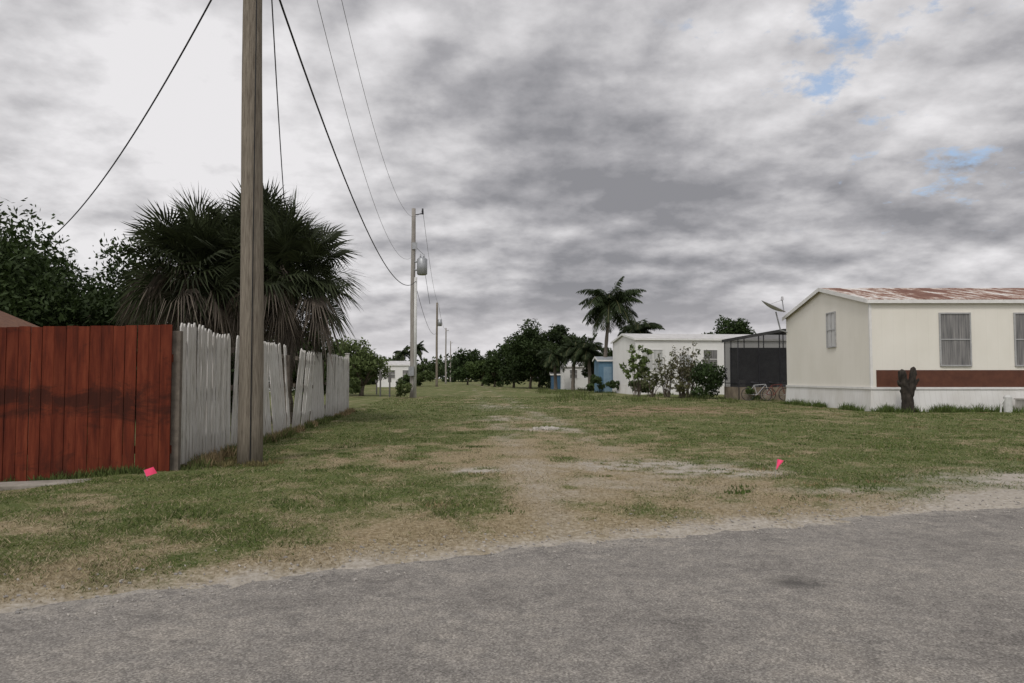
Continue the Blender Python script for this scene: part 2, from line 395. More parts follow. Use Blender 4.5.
zb=N.new('ShaderNodeMapRange'); zb.interpolation_type='SMOOTHSTEP'; zb.inputs[1].default_value=0; zb.inputs[2].default_value=.5; zb.inputs[3].default_value=.11; zb.inputs[4].default_value=-.03
az=N.new('ShaderNodeMath'); az.operation='SUBTRACT'; L.new(sx.outputs[2],az.inputs[0]); az.inputs[1].default_value=.85
ab=N.new('ShaderNodeMath'); ab.operation='ABSOLUTE'; L.new(az.outputs[0],ab.inputs[0]); L.new(ab.outputs[0],zb.inputs[0])
su=N.new('ShaderNodeMath'); L.new(n4.outputs[0],su.inputs[0]); L.new(zb.outputs[0],su.inputs[1])
mr=N.new('ShaderNodeMapRange'); mr.inputs[1].default_value=.53; mr.inputs[2].default_value=.66; mr.inputs[4].default_value=.75; L.new(su.outputs[0],mr.inputs[0])
fl=N.new('ShaderNodeMath'); fl.operation='SNAP'; fl.inputs[1].default_value=.14; L.new(sx.outputs[0],fl.inputs[0])
wnn=N.new('ShaderNodeTexWhiteNoise'); wnn.noise_dimensions='1D'; L.new(fl.outputs[0],wnn.inputs['W'])
tone=ramp(wnn.outputs[0],[(0,(.72,.68,.68)),(1,(1.15,1.15,1.1))])
mu=N.new('ShaderNodeMix'); mu.data_type='RGBA'; mu.blend_type='MULTIPLY'; mu.inputs[0].default_value=1; L.new(r.outputs[0],mu.inputs[6]); L.new(tone.outputs[0],mu.inputs[7])
dk=N.new('ShaderNodeRGB'); dk.outputs[0].default_value=(.028,.011,.008,1)
L.new(mix(mr.outputs[0],mu.outputs[2],dk.outputs[0]),b.inputs['Base Color'])
REDW=m
rf_=empty('plank_fence',(-4.3,9.62,0),'red stained vertical wooden plank fence and gate with dark blotches','fence')
rf_.rotation_euler=(0,0,math.atan2(-.25,-2.3))
x=0; panels=[(0,.42,'fence_panel'),(.428,1.68,'gate'),(1.688,4.9,'fence_panel')]
for a,bx,nmn in panels:
    mb=MB(); x=a
    while x<bx-.02:
        w=min(.14,bx-x); f=x/2.4
        zt=1.87-.05*f+random.uniform(-.007,.007); z0=.02-.13*min(f,1)+random.uniform(-.01,.02)
        yy=random.uniform(-.006,.006)
        mb.box(x+.003,x+w-.003,yy,yy+.02,z0,zt)
        x+=w
    mb.obj(nmn,REDW,rf_)
    for z in(.3,1.45):
        mb=MB(); mb.box(a,bx,-.045,-.008,z-.05,z+.05); mb.obj('rail',REDW,rf_)
for px in(-.03,2.56,4.95):
    mb=MB(); mb.box(-.05,.05,-.15,-.05,-.3,1.8); q=mb.obj('post',RAILM,rf_); q.location=(px,0,0)
mb=MB(); 
M=Matrix.Translation((-4.55,9.08,-.05))@Matrix.Rotation(R(6),4,'Z')@Matrix.Rotation(R(-1.5),4,'Y')
mb.box(-3.4,.0,-.16,.2,-.14,.055,M)
o=mb.obj('concrete_slab',CONC,label='low worn concrete strip below the red fence gate',cat='slab')
bv=o.modifiers.new('b','BEVEL'); bv.width=.02; bv.segments=2

# ------------------------------------------------------------------ utility poles
def pole(x,y,h,r0,r1,mat,label,lean=0,extra=None,group='utility poles along the lane'):
    e=empty('utility_pole',(x,y,float(gz(x,y))),label,'utility pole',group=group)
    mb=MB(); n=14; pts=[];rd=[]
    for i in range(n+1):
        t=i/n; pts.append((lean*t+.012*math.sin(t*9),.01*math.sin(t*7),-.3+(h+.3)*t)); rd.append(r0+(r1-r0)*t)
    mb.tube(pts,rd,24); mb.obj('post',mat,e,True)
    return e
e1=pole(-3.6,10.5,11.2,.172,.10,POLEW,'thick weathered grey wooden utility pole beside the white fence',-.09)
mb=MB(); mb.tube([(.06,-.16,0),(.05,-.155,3),(.04,-.14,6),(.02,-.13,9)],.008,6); mb.obj('ground_wire',WIRE,e1)
mb=MB(); mb.tube([(-.1,-.1,10.9),(.2,-.1,10.95),(.2,-.1,11.2)],[.03,.04,.05],8); mb.obj('insulator',METAL,e1)
mb=MB(); mb.tube([(-.05,-.12,7.1),(-.15,-.2,7.1)],.03,8); mb.obj('bracket',METAL,e1)
e2=pole(-5.95,45.5,11.4,.17,.12,POLEL,'tall slim pale grey utility pole carrying a transformer')
mb=MB(); mb.tube([(.17,-.12,0),(.17,-.12,7.2)],.09,10); mb.obj('conduit',simple('pale_conduit',(.62,.62,.6),(.45,.45,.43),3,.6),e2,True)
mb=MB(); mb.box(-.2,.12,-.36,-.2,1.3,1.85); mb.obj('meter_box',METAL,e2)
mb=MB()
mb.tube([(.55,-.1,7.35),(.55,-.1,7.4),(.55,-.1,8.3),(.55,-.1,8.38)],[.24,.31,.31,.22],18)
mb.tube([(.45,-.1,8.36),(.45,-.1,8.62)],[.05,.03],8); mb.tube([(.65,-.1,8.36),(.65,-.1,8.62)],[.05,.03],8)
mb.box(.1,.3,-.14,-.06,7.6,7.7); mb.box(.1,.3,-.14,-.06,8.1,8.2)
mb.obj('transformer',METAL,e2,True)
mb=MB(); mb.tube([(0,0,11.0),(.55,0,11.1)],.03,8); mb.tube([(.55,0,11.05),(.55,0,11.4)],[.07,.05],10); mb.obj('insulator',DARKM,e2)
mb=MB(); mb.box(-.05,.25,-.2,-.12,8.9,9.3); mb.tube([(.2,-.15,9.0),(.62,-.1,8.6)],.02,6); mb.obj('fuse_cutout',METAL,e2)
e3=pole(-10.2,103,11.4,.17,.12,POLEW,'distant slim wooden utility pole by the lane')
mb=MB(); mb.tube([(.4,0,8.2),(.4,0,9.1)],.28,12); mb.obj('transformer',METAL,e3,True)
e4=pole(-13.5,155,11.4,.18,.12,POLEL,'distant pale wooden utility pole by the lane')
mb=MB(); mb.tube([(0,0,10.8),(.6,0,10.9)],.06,6); mb.obj('crossarm',POLEL,e4)
e5=pole(-17,210,11.4,.18,.12,POLEL,'distant pale wooden utility pole by the lane')
mb=MB(); mb.tube([(0,0,10.8),(.6,0,10.9)],.06,6); mb.obj('crossarm',POLEL,e5)

GWIRE=simple('grey_aluminium_line',(.16,.16,.16),(.11,.11,.11),3,.6)
def wire(a,b,sag,r,label,n=28,mat=None):
    a=Vector(a);b=Vector(b); pts=[]
    for i in range(n+1):
        t=i/n; p=a.lerp(b,t); p.z-=4*sag*t*(1-t); pts.append(p)
    mb=MB(); mb.tube(pts,r,5); o=mb.obj('overhead_wire',mat or WIRE,label=label,cat='cable'); o['group']='overhead cables between utility poles'; return o
wire((-3.75,10.35,7.35),(-12.6,20.5,4.95),.55,.014,'thick black service cable sagging from pole to house trees')
wire((-3.5,10.4,7.2),(-5.75,45.3,7.0),1.8,.017,'thick black sagging cable between two wooden poles')
wire((-3.4,10.4,11.1),(-5.4,45.5,11.4),3.0,.006,'thin power line between two wooden poles',mat=GWIRE)
wire((-3.5,10.5,9.6),(-5.7,45.5,9.0),2.9,.006,'thin neutral line between two wooden poles',mat=GWIRE)
wire((-3.55,10.6,8.4),(-8.4,29,4.6),.9,.012,'black service cable dropping beside the wooden pole')
wire((-5.4,45.5,11.4),(-10,103,11.3),1.2,.012,'thin power line receding along the lane',mat=GWIRE)
wire((-5.9,45.5,7.2),(-10.2,103,7.4),1.4,.015,'sagging cable receding along the lane')
wire((-10,103,11.3),(-13.5,155,11.3),1.2,.02,'thin power line receding along the lane',mat=GWIRE)
wire((-5.3,45.4,8.0),(-4.9,45.2,5.6),.0,.012,'short dangling lead below the transformer',8)

# ------------------------------------------------------------------ foliage
def leafcloud(cents,rads,n,size,c_dark,c_light,asp=.45,flat=.0):
    cents=np.asarray(cents,float); rads=np.asarray(rads,float)
    k=len(cents); w=rads**2; ci=rng.choice(k,n,p=w/w.sum())
    u=rng.normal(size=(n,3)); u/=np.linalg.norm(u,axis=1,keepdims=True)
    rr=rads[ci][:,None]*(.35+.65*rng.random((n,1))**.5)*(1+np.clip(.15*rng.normal(size=(n,1)),-.4,.25))
    P=cents[ci]+u*rr*np.array([1,1,.8])
    a=rng.normal(size=(n,3)); a[:,2]-=.25; a/=np.linalg.norm(a,axis=1,keepdims=True)
    b_=np.cross(a,rng.normal(size=(n,3))+np.array([0,0,.8])); b_/=np.linalg.norm(b_,axis=1,keepdims=True)
    s=size*(.6+.8*rng.random((n,1)))
    V=np.empty((n,4,3)); V[:,0]=P-a*s; V[:,1]=P+b_*s*asp; V[:,2]=P+a*s; V[:,3]=P-b_*s*asp
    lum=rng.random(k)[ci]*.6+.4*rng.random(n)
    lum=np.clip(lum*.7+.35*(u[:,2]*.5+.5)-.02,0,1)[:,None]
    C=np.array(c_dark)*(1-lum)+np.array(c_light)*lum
    return V.reshape(-1,3),np.repeat(C,4,axis=0)
def tree(x,y,top,rx,rz,n,size,cd,cl,label,cat='tree',name='broadleaf_tree',k=26,trunk=True,tr=.14,ry=None,low=False,group=None,cr=1.0):
    z0=float(gz(x,y)); e=empty(name,(x,y,z0),label,cat,group=group)
    if low: rz=top*.53
    ry=ry or rx; cz=top-rz
    cs=[];rs=[]
    for i in range(k):
        u=np.array([random.gauss(0,1) for _ in range(3)]); u/=np.linalg.norm(u)
        q=random.uniform(.35,.86); 
        cs.append((u[0]*rx*q,u[1]*ry*q,cz+u[2]*rz*q)); rs.append(min(rx,rz)*random.uniform(.22,.44)*cr)
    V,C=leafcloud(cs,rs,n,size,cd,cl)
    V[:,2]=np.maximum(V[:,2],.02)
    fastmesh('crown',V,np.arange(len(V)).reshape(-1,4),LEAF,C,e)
    if trunk:
        mb=MB(); base=max(cz-rz*.6,.3)
        mb.tube([(0,0,-.1),(.03,.02,base*.5),(.06*rx,0,base)],[tr*1.3,tr,tr*.8],8)
        for i in random.sample(range(k),min(12,k)):
            c=cs[i]; mb.tube([(.06*rx,0,base-.05),((c[0])*.5,c[1]*.5,(base+c[2])/2+.1),c],[tr*.55,tr*.35,tr*.12],6)
        mb.obj('trunk',BARK,e,True)
    return e
DG=(.016,.028,.009); LG=(.07,.105,.032); MG=(.05,.08,.024)
tree(-15.2,22.5,5.7,4.2,3.0,60000,.085,(.012,.022,.007),(.048,.075,.021),'dense dark green broadleaf tree behind the red fence',k=95,cr=1.25)
tree(-11.7,23.5,5.3,2.9,2.9,36000,.085,(.012,.022,.007),(.045,.07,.02),'dark green broadleaf tree between the fence and palms',k=60,cr=1.2)
tree(-12.6,20.5,3.9,2.9,1.9,22000,.08,(.012,.022,.007),(.045,.07,.02),'low dark green tree crowding over the red fence',k=50,cr=1.2)
tree(-19.2,24,6.0,3.0,2.8,12000,.12,DG,(.05,.08,.022),'dark leafy tree behind the brown roofed shed',k=34)
tree(-9.6,26,3.9,2.4,1.9,7000,.1,DG,(.05,.08,.022),'dark shrubby tree behind the white fence',k=24)
tree(-7.2,26.5,3.1,1.4,1.5,4500,.09,(.02,.035,.01),(.07,.10,.03),'dark shrub behind the white fence','shrub','shrub',k=18)
tree(-8.6,31,2.9,1.2,1.4,3500,.09,(.035,.055,.016),(.11,.15,.05),'leafy green shrub over the end of the white fence','shrub','shrub',k=18,low=True)
tree(-9.9,50,4.5,1.9,1.7,5200,.12,(.04,.06,.018),(.14,.18,.065),'light green airy round tree beyond the white fence',k=34,low=True)
tree(-12.5,53,4.0,2.0,1.8,4600,.13,(.035,.05,.016),(.12,.155,.055),'round green tree beyond the white fence',k=26,low=True)
tree(-16.4,70,4.3,1.8,1.8,3000,.17,DG,LG,'round green tree beside a white house',k=18,low=True)
tree(-12.3,88,2.4,1.2,1.2,1400,.15,DG,LG,'small round shrub before a distant white house','shrub','shrub',k=14,low=True,trunk=False)
tree(-13.0,112,3.4,2.6,1.4,2400,.2,(.03,.05,.014),(.09,.12,.04),'low green shrub beside the lane','shrub','shrub',k=14,trunk=False,low=True)
tree(-7.6,130,6.3,3.3,2.8,4500,.26,DG,MG,'round dark green tree at the end of the lane',k=26,low=True)
tree(-4.4,112,4.4,2.9,2.2,4200,.22,(.02,.035,.01),(.075,.11,.03),'green rounded tree at the end of the lane',k=24,low=True)
tree(-2.3,100,5.2,2.2,2.2,4000,.2,DG,LG,'green rounded tree beside the lane',k=22,low=True)
tree(.2,92,6.4,2.4,2.2,5000,.2,DG,MG,'dark green tree beside the lane',k=24,low=True)
tree(2.0,84,7.8,2.8,3.2,8500,.17,DG,(.045,.07,.02),'tall dark green tree beside the lane',k=44,low=True)
tree(4.4,81,7.7,2.4,3.2,7500,.17,(.01,.018,.006),(.04,.06,.018),'tall dark dense tree by pale buildings',k=40,low=True)
tree(6.9,84,6.3,2.4,2.6,5000,.18,(.01,.018,.006),(.04,.06,.018),'dark tree behind the blue shed',k=24,low=True)
tree(3.2,90,6.8,3.4,2.6,5000,.2,(.01,.018,.006),(.04,.06,.018),'dark dense tree behind lane trees',k=24,low=True)
tree(21.7,75,7.3,2.7,1.9,7000,.15,DG,MG,'dark round tree rising behind a white mobile home',k=34,tr=.2,cr=1.1)
tree(9.4,72,4.8,1.8,1.9,3500,.17,DG,LG,'green tree beside the white mobile home',k=18,low=True)
tree(7.7,70,3.9,1.4,1.9,2500,.16,DG,LG,'green shrubby tree behind the blue shed',k=16,low=True)
tree(6.5,60,1.7,.7,.8,1100,.1,DG,LG,'green shrub crowding the blue shed','shrub','shrub',k=12,trunk=False,low=True)
tree(7.9,58.5,1.2,.6,.6,800,.09,DG,LG,'low green shrub before the blue shed','shrub','shrub',k=10,trunk=False,low=True)
def twiggy(x,y,h,r,ns,nl,size,cd,cl,label):
    e=empty('twiggy_shrub',(x,y,float(gz(x,y))),label,'shrub',group='sparse yard shrubs before the white home')
    mb=MB(); tips=[]
    for i in range(ns):
        a=random.random()*6.28; rr=r*random.uniform(.3,1); hh=h*random.uniform(.5,1)
        p0=Vector((random.uniform(-.2,.2)*r,random.uniform(-.2,.2)*r,-.05)); p2=Vector((math.cos(a)*rr,math.sin(a)*rr,hh))
        p1=(p0+p2)/2+Vector((random.uniform(-.15,.15),random.uniform(-.15,.15),.1*h))
        mb.tube([p0,p1,p2],[.022,.015,.006],5); tips+= [p1,p2,(p1+p2)/2]
    mb.obj('stems',BARK,e)
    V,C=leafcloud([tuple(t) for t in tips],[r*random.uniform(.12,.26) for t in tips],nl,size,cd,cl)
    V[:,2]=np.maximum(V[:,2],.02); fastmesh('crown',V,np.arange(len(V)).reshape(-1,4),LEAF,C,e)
twiggy(7.8,47.5,3.3,.95,14,900,.13,(.05,.08,.02),(.16,.21,.07),'leggy light green sapling before white home')
twiggy(8.6,46.5,1.8,.8,14,420,.10,(.06,.07,.03),(.14,.15,.07),'sparse shrub before white home')
twiggy(9.35,46,2.6,.9,20,520,.09,(.06,.07,.03),(.15,.15,.07),'sparse twiggy shrub before white home')
twiggy(10.2,45,3.2,1.1,26,900,.085,(.05,.05,.025),(.14,.13,.07),'tall tangled twiggy shrub before white home')
twiggy(10.9,46,2.8,1.0,20,700,.085,(.04,.05,.02),(.11,.13,.05),'tangled twiggy shrub before white home')
twiggy(9.8,44.2,1.2,.9,14,500,.08,(.05,.05,.02),(.14,.14,.06),'low dry shrub at the foot of white home')
tree(11.2,43.2,2.2,1.1,1.0,3800,.08,DG,(.055,.09,.028),'dense dark green bush beside the screened porch','bush','bush',k=26,trunk=False,low=True)
tree(8.3,50,1.4,1.0,.8,1400,.09,(.03,.05,.014),(.11,.15,.05),'low green shrub at the foot of white home','shrub','shrub',k=14,trunk=False,low=True)
tree(12.5,39.6,.9,.45,.5,700,.07,(.03,.05,.014),(.10,.14,.04),'small green garden plant by the porch','plant','plant',k=10,trunk=False,low=True)
tree(-6.4,44.6,1.1,.6,.45,700,.08,(.03,.05,.014),(.12,.15,.05),'low shrub at the foot of a utility pole','shrub','shrub',k=10,trunk=False,low=True)
tree(-9.6,46,1.1,.7,.45,900,.08,(.03,.05,.014),(.10,.13,.045),'low green shrub beyond the white fence','shrub','shrub',k=10,trunk=False,low=True)

# distant woods (one mass)
cs=[];rs=[]
for i in range(520):
    x=random.uniform(-200,240); y=random.uniform(215,260); h=random.uniform(.5,6.0)
    cs.append((x,y,h)); rs.append(random.uniform(2,3.6))
for i in range(90):
    x=random.uniform(-70,-24); y=random.uniform(110,170); cs.append((x,y,random.uniform(.6,4))); rs.append(random.uniform(1.5,2.6))
for i in range(110):
    x=random.uniform(14,110); y=random.uniform(105,150); cs.append((x,y,random.uniform(.6,4.5))); rs.append(random.uniform(1.5,2.6))
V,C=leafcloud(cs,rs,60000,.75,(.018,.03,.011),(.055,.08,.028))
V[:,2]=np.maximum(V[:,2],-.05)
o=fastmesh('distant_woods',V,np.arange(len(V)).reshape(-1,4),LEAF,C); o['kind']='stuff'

# fan palms
def fan_palm(x,y,hc,L1,rf,ng,nd,label,seed):
    random.seed(seed)
    e=empty('fan_palm',(x,y,float(gz(x,y))),label,'palm tree',group='fan palms behind the white fence')
    mb=MB(); n=16
    mb.tube([(0.02*math.sin(i),0,-.2+hc*i/n) for i in range(n+1)],[.2+.035*(i%2) for i in range(n+1)],12)
    mb.obj('trunk',PALMBARK,e)
    def frond(mb,az,el,L1,rad,col,droop,ns=30,spread=140,stiff=1):
        d=Vector((math.cos(el)*math.cos(az),math.cos(el)*math.sin(az),math.sin(el)))
        c=Vector((0,0,hc))
        s=d.cross(Vector((0,0,1)));  s=s.normalized() if s.length>1e-3 else Vector((1,0,0))
        roll=random.gauss(0,.5); nrm=s.cross(d).normalized(); s2=(s*math.cos(roll)+nrm*math.sin(roll)).normalized(); nrm=s2.cross(d)
        P0=c+d*.12; Pm=c+d*L1*.55; P=c+d*L1+Vector((0,0,-.1*L1*math.cos(el)))
        w=.016
        mb.add([P0-s2*w*1.6,P0+s2*w*1.6,Pm+s2*w,Pm-s2*w,P+s2*w*.7,P-s2*w*.7],[(0,1,2,3),(3,2,4,5)],tuple(v*1.4 for v in col))
        for i in range(ns):
            a=R(-spread+2*spread*(i+.5)/ns)
            sd=(d*math.cos(a)+s2*math.sin(a)).normalized()
            ln=rad*(.74+.26*math.cos(a*.75))*random.uniform(.85,1.08)
            fold=nrm*(.14*abs(math.sin(a)))*rad
            B=P; mid=P+sd*ln*.55+fold+Vector((0,0,-droop*.08*ln)); tip=P+sd*ln+fold*.8+Vector((random.gauss(0,.03),random.gauss(0,.03),-droop*ln*random.uniform(.5,1.1)))
            ww=.014*rad+.006; q=sd.cross(nrm).normalized()
            v=random.uniform(.6,1.4); cc=(col[0]*v,col[1]*v,col[2]*v)
            mb.add([B,mid-q*ww+nrm*.012,tip,mid+q*ww-nrm*.012],[(0,1,2,3)],cc)
    mb=MB()
    for i in range(ng):
        az=i*2.39996+random.gauss(0,.2); t=(i+.5)/ng; el=R(86-122*t**.85)+random.gauss(0,.12)
        g=random.uniform(.6,1.4)
        frond(mb,az,el,L1*random.uniform(.55,1.15),rf*random.uniform(.85,1.1),(.036*g,.046*g,.020*g),.12+.35*t)
    mb.obj('crown',LEAF,e)
    mb=MB()
    for i in range(nd):
        az=i*2.39996+random.gauss(0,.4); el=R(random.uniform(-75,-8)); g=random.uniform(.5,1.3)
        frond(mb,az,el,L1*random.uniform(.7,1.25),rf*random.uniform(.65,.95),(.15*g,.125*g,.10*g),.9,20,80)
    mb.obj('dead_fronds',LEAF,e); return e
fan_palm(-7.95,19.2,3.95,1.15,1.05,92,56,'bushy dark fan palm with grey dead hanging fronds',3)
fan_palm(-5.8,19.4,3.85,1.15,1.0,90,34,'dark fan palm with dead fronds beside the white fence',5)
fan_palm(-6.9,20.6,4.45,1.2,1.1,90,24,'dark fan palm crowded between two others',9)
random.seed(21)

def feather_palm(x,y,h,fl,nf,label,lean=(.4,0),col=(.028,.043,.015),group='feather palms by the homes'):
    e=empty('feather_palm',(x,y,float(gz(x,y))),label,'palm tree',group=group)
    mb=MB(); n=12; pts=[(lean[0]*(i/n)**1.7,lean[1]*(i/n)**1.7,-.2+(h+.2)*i/n) for i in range(n+1)]
    mb.tube(pts,[.2-.09*(i/n)**.6+(.02 if i%2 else 0) for i in range(n+1)],9); mb.obj('trunk',PALMBARK,e,True)
    c=Vector(pts[-1]); mb=MB()
    for i in range(nf):
        az=i*2.39996+random.gauss(0,.25); t=(i+.5)/nf; el=R(70-105*t)+random.gauss(0,.14)
        p=c.copy(); v=Vector((math.cos(el)*math.cos(az),math.cos(el)*math.sin(az),math.sin(el)))
        L1=fl*random.uniform(.8,1.1)*(1 if el<R(55) else .8); st=14; side=Vector((-math.sin(az),math.cos(az),0))
        pp=[p.copy()]
        bend=random.uniform(.09,.16)
        for k in range(st):
            p=p+v*(L1/st); v=(v+Vector((0,0,-bend))).normalized(); pp.append(p.copy())
        g=random.uniform(.7,1.3); cc=(col[0]*g,col[1]*g,col[2]*g)
        for k in range(st):
            a,b_=pp[k],pp[k+1]
            mb.add([a-side*.03,a+side*.03,b_+side*.025,b_-side*.025],[(0,1,2,3)],(.08,.08,.035))
            tt=(k+.5)/st; ll=fl*.27*math.sin(math.pi*min(1,.15+tt*.83))+.1
            fw=(b_-a).normalized()
            for sgn in(-1,1):
                for q in(.0,.33,.66):
                    o=a.lerp(b_,q); dd=(side*sgn*.8+fw*.5+Vector((0,0,-.5+random.gauss(0,.25)))).normalized()
                    mb.add([o,o+dd*ll*.5+fw*.05,o+dd*ll+Vector((0,0,-.12*ll)),o+dd*ll*.5-fw*.05],[(0,1,2,3)],cc)
    mb.obj('crown',LEAF,e); return e
feather_palm(7.5,62,7.4,3.2,40,'tall coconut palm with curved grey trunk',(.55,0))
feather_palm(10.8,67,5.3,2.5,30,'smaller coconut palm behind the white mobile home',(.4,0))
feather_palm(5.6,70,3.8,2.2,22,'young palm near the blue shed',(.2,0))
feather_palm(7.0,68,3.8,2.2,22,'young palm near the blue shed',(-.2,0))
feather_palm(4.2,73,3.4,2.0,18,'young palm near the pale building',(-.2,0))
feather_palm(-13.4,104,5.2,1.9,18,'small palm behind a distant white building',(.2,0))
feather_palm(-14.8,104,4.6,1.8,16,'small palm behind a distant white building',(-.2,0))

# ------------------------------------------------------------------ houses
def siding(name,c1,c2,groove=.3,axis='V',gk=.35,bs=.35):
    global N,L,tc
    m,nt,N,L,b=nm(name); b.inputs['Roughness'].default_value=.6; b.inputs['Specular IOR Level'].default_value=.25
    tc=N.new('ShaderNodeTexCoord'); sx=N.new('ShaderNodeSeparateXYZ'); L.new(tc.outputs['Object'],sx.inputs[0])
    ad=N.new('ShaderNodeMath'); ad.operation='ADD'; L.new(sx.outputs[0],ad.inputs[0]); L.new(sx.outputs[1],ad.inputs[1])
    fr=N.new('ShaderNodeMath'); fr.operation='PINGPONG'; fr.inputs[1].default_value=groove/2
    L.new(ad.outputs[0] if axis=='V' else sx.outputs[2],fr.inputs[0])
    mr=N.new('ShaderNodeMapRange'); mr.inputs[1].default_value=0; mr.inputs[2].default_value=.018; L.new(fr.outputs[0],mr.inputs[0])
    mp=N.new('ShaderNodeMapping'); mp.inputs['Scale'].default_value=(.8,.8,.5); L.new(tc.outputs['Object'],mp.inputs[0])
    n=noise(1.0,7,.6); L.new(mp.outputs[0],n.inputs['Vector'])
    r=ramp(n.outputs[0],[(.3,c2),(.6,c1)])
    dk=N.new('ShaderNodeRGB'); dk.outputs[0].default_value=(c2[0]*.75,c2[1]*.75,c2[2]*.73,1)
    inv=N.new('ShaderNodeMath'); inv.operation='MULTIPLY_ADD'; inv.inputs[1].default_value=-gk; inv.inputs[2].default_value=gk; L.new(mr.outputs[0],inv.inputs[0])
    L.new(mix(inv.outputs[0],r.outputs[0],dk.outputs[0]),b.inputs['Base Color'])
    bp=N.new('ShaderNodeBump'); bp.inputs['Strength'].default_value=bs; bp.inputs['Distance'].default_value=.008; L.new(mr.outputs[0],bp.inputs['Height']); L.new(bp.outputs[0],b.inputs['Normal'])
    return m
CREAM=siding('cream_metal_siding',(.775,.745,.675),(.72,.69,.615),.41,gk=.12,bs=.15)
WHITE=siding('white_metal_siding',(.75,.74,.72),(.67,.66,.64),.3,gk=.15,bs=.2)
BLUE=siding('blue_painted_panels',(.11,.20,.28),(.06,.125,.19),.3)
DBLUE=siding('dull_blue_panels',(.06,.12,.20),(.04,.09,.14),.3)
SKIRT=siding('white_ribbed_skirting',(.72,.71,.69),(.56,.54,.5),.2,gk=.25)
TRIM=simple('white_trim',(.76,.75,.73),(.64,.63,.61),4,.5)
GREYTRIM=simple('grey_window_frame',(.42,.42,.42),(.3,.3,.3),6,.5)
BROWN=simple('brown_painted_band',(.13,.05,.03),(.085,.032,.02),3,.6)
def curtain_mat(name,a,b2):
    global N,L,tc
    m,nt,N,L,b=nm(name); tc=N.new('ShaderNodeTexCoord')
    mp=N.new('ShaderNodeMapping'); mp.inputs['Scale'].default_value=(14,14,.8); L.new(tc.outputs['Object'],mp.inputs[0])
    n=noise(1.2,4,.6); L.new(mp.outputs[0],n.inputs['Vector']); r=ramp(n.outputs[0],[(.3,a),(.7,b2)]); L.new(r.outputs[0],b.inputs['Base Color'])
    b.inputs['Roughness'].default_value=.18; return m
CURT=curtain_mat('glass_over_grey_curtain',(.08,.08,.08),(.26,.25,.24))
CURTP=curtain_mat('glass_over_pale_blind',(.35,.35,.34),(.55,.55,.53))
m,nt,N,L,b=nm('rusty_metal_roof'); tc=N.new('ShaderNodeTexCoord'); b.inputs['Roughness'].default_value=.75
mp=N.new('ShaderNodeMapping'); mp.inputs['Scale'].default_value=(1,.22,.22); L.new(tc.outputs['Object'],mp.inputs[0])
n=noise(1.7,9,.8); L.new(mp.outputs[0],n.inputs['Vector'])
r=ramp(n.outputs[0],[(.42,(.62,.60,.57)),(.47,(.40,.29,.23)),(.51,(.17,.07,.04)),(.7,(.10,.038,.025))]); L.new(r.outputs[0],b.inputs['Base Color'])
RUST=m
PALEROOF=simple('pale_metal_roof',(.6,.59,.58),(.42,.41,.4),2,.6)
BROWNROOF=simple('brown_shingle',(.17,.085,.05),(.10,.05,.035),12,.9,.4)
def window(parent,x0,x1,z0,z1,side='front',yy=0,pane=CURT,frame=TRIM,mid=True,mull=False):
    def bx(mb,a0,a1,n0,n1,z0,z1):
        if side=='front': mb.box(a0,a1,yy-n1,yy-n0,z0,z1)
        else: mb.box(yy-n1,yy-n0,a0,a1,z0,z1)
    wd=MB(); t=.05
    bx(wd,x0-t,x0,.002,.045,z0-t,z1+t); bx(wd,x1,x1+t,.002,.045,z0-t,z1+t)
    bx(wd,x0,x1,.002,.045,z1,z1+t)
    if mid: bx(wd,x0,x1,.012,.038,(z0+z1)/2-.02,(z0+z1)/2+.02)
    if mull: bx(wd,(x0+x1)/2-.02,(x0+x1)/2+.02,.01,.034,z0,z1)
    w=MB(); bx(w,x0,x1,.003,.012,z0,z1); wo=w.obj('window',pane,parent)
    wd.obj('frame',frame,wo)
    sl=MB(); bx(sl,x0,x1,.002,.06,z0-t,z0); sl.obj('sill',frame,wo)
    return wo
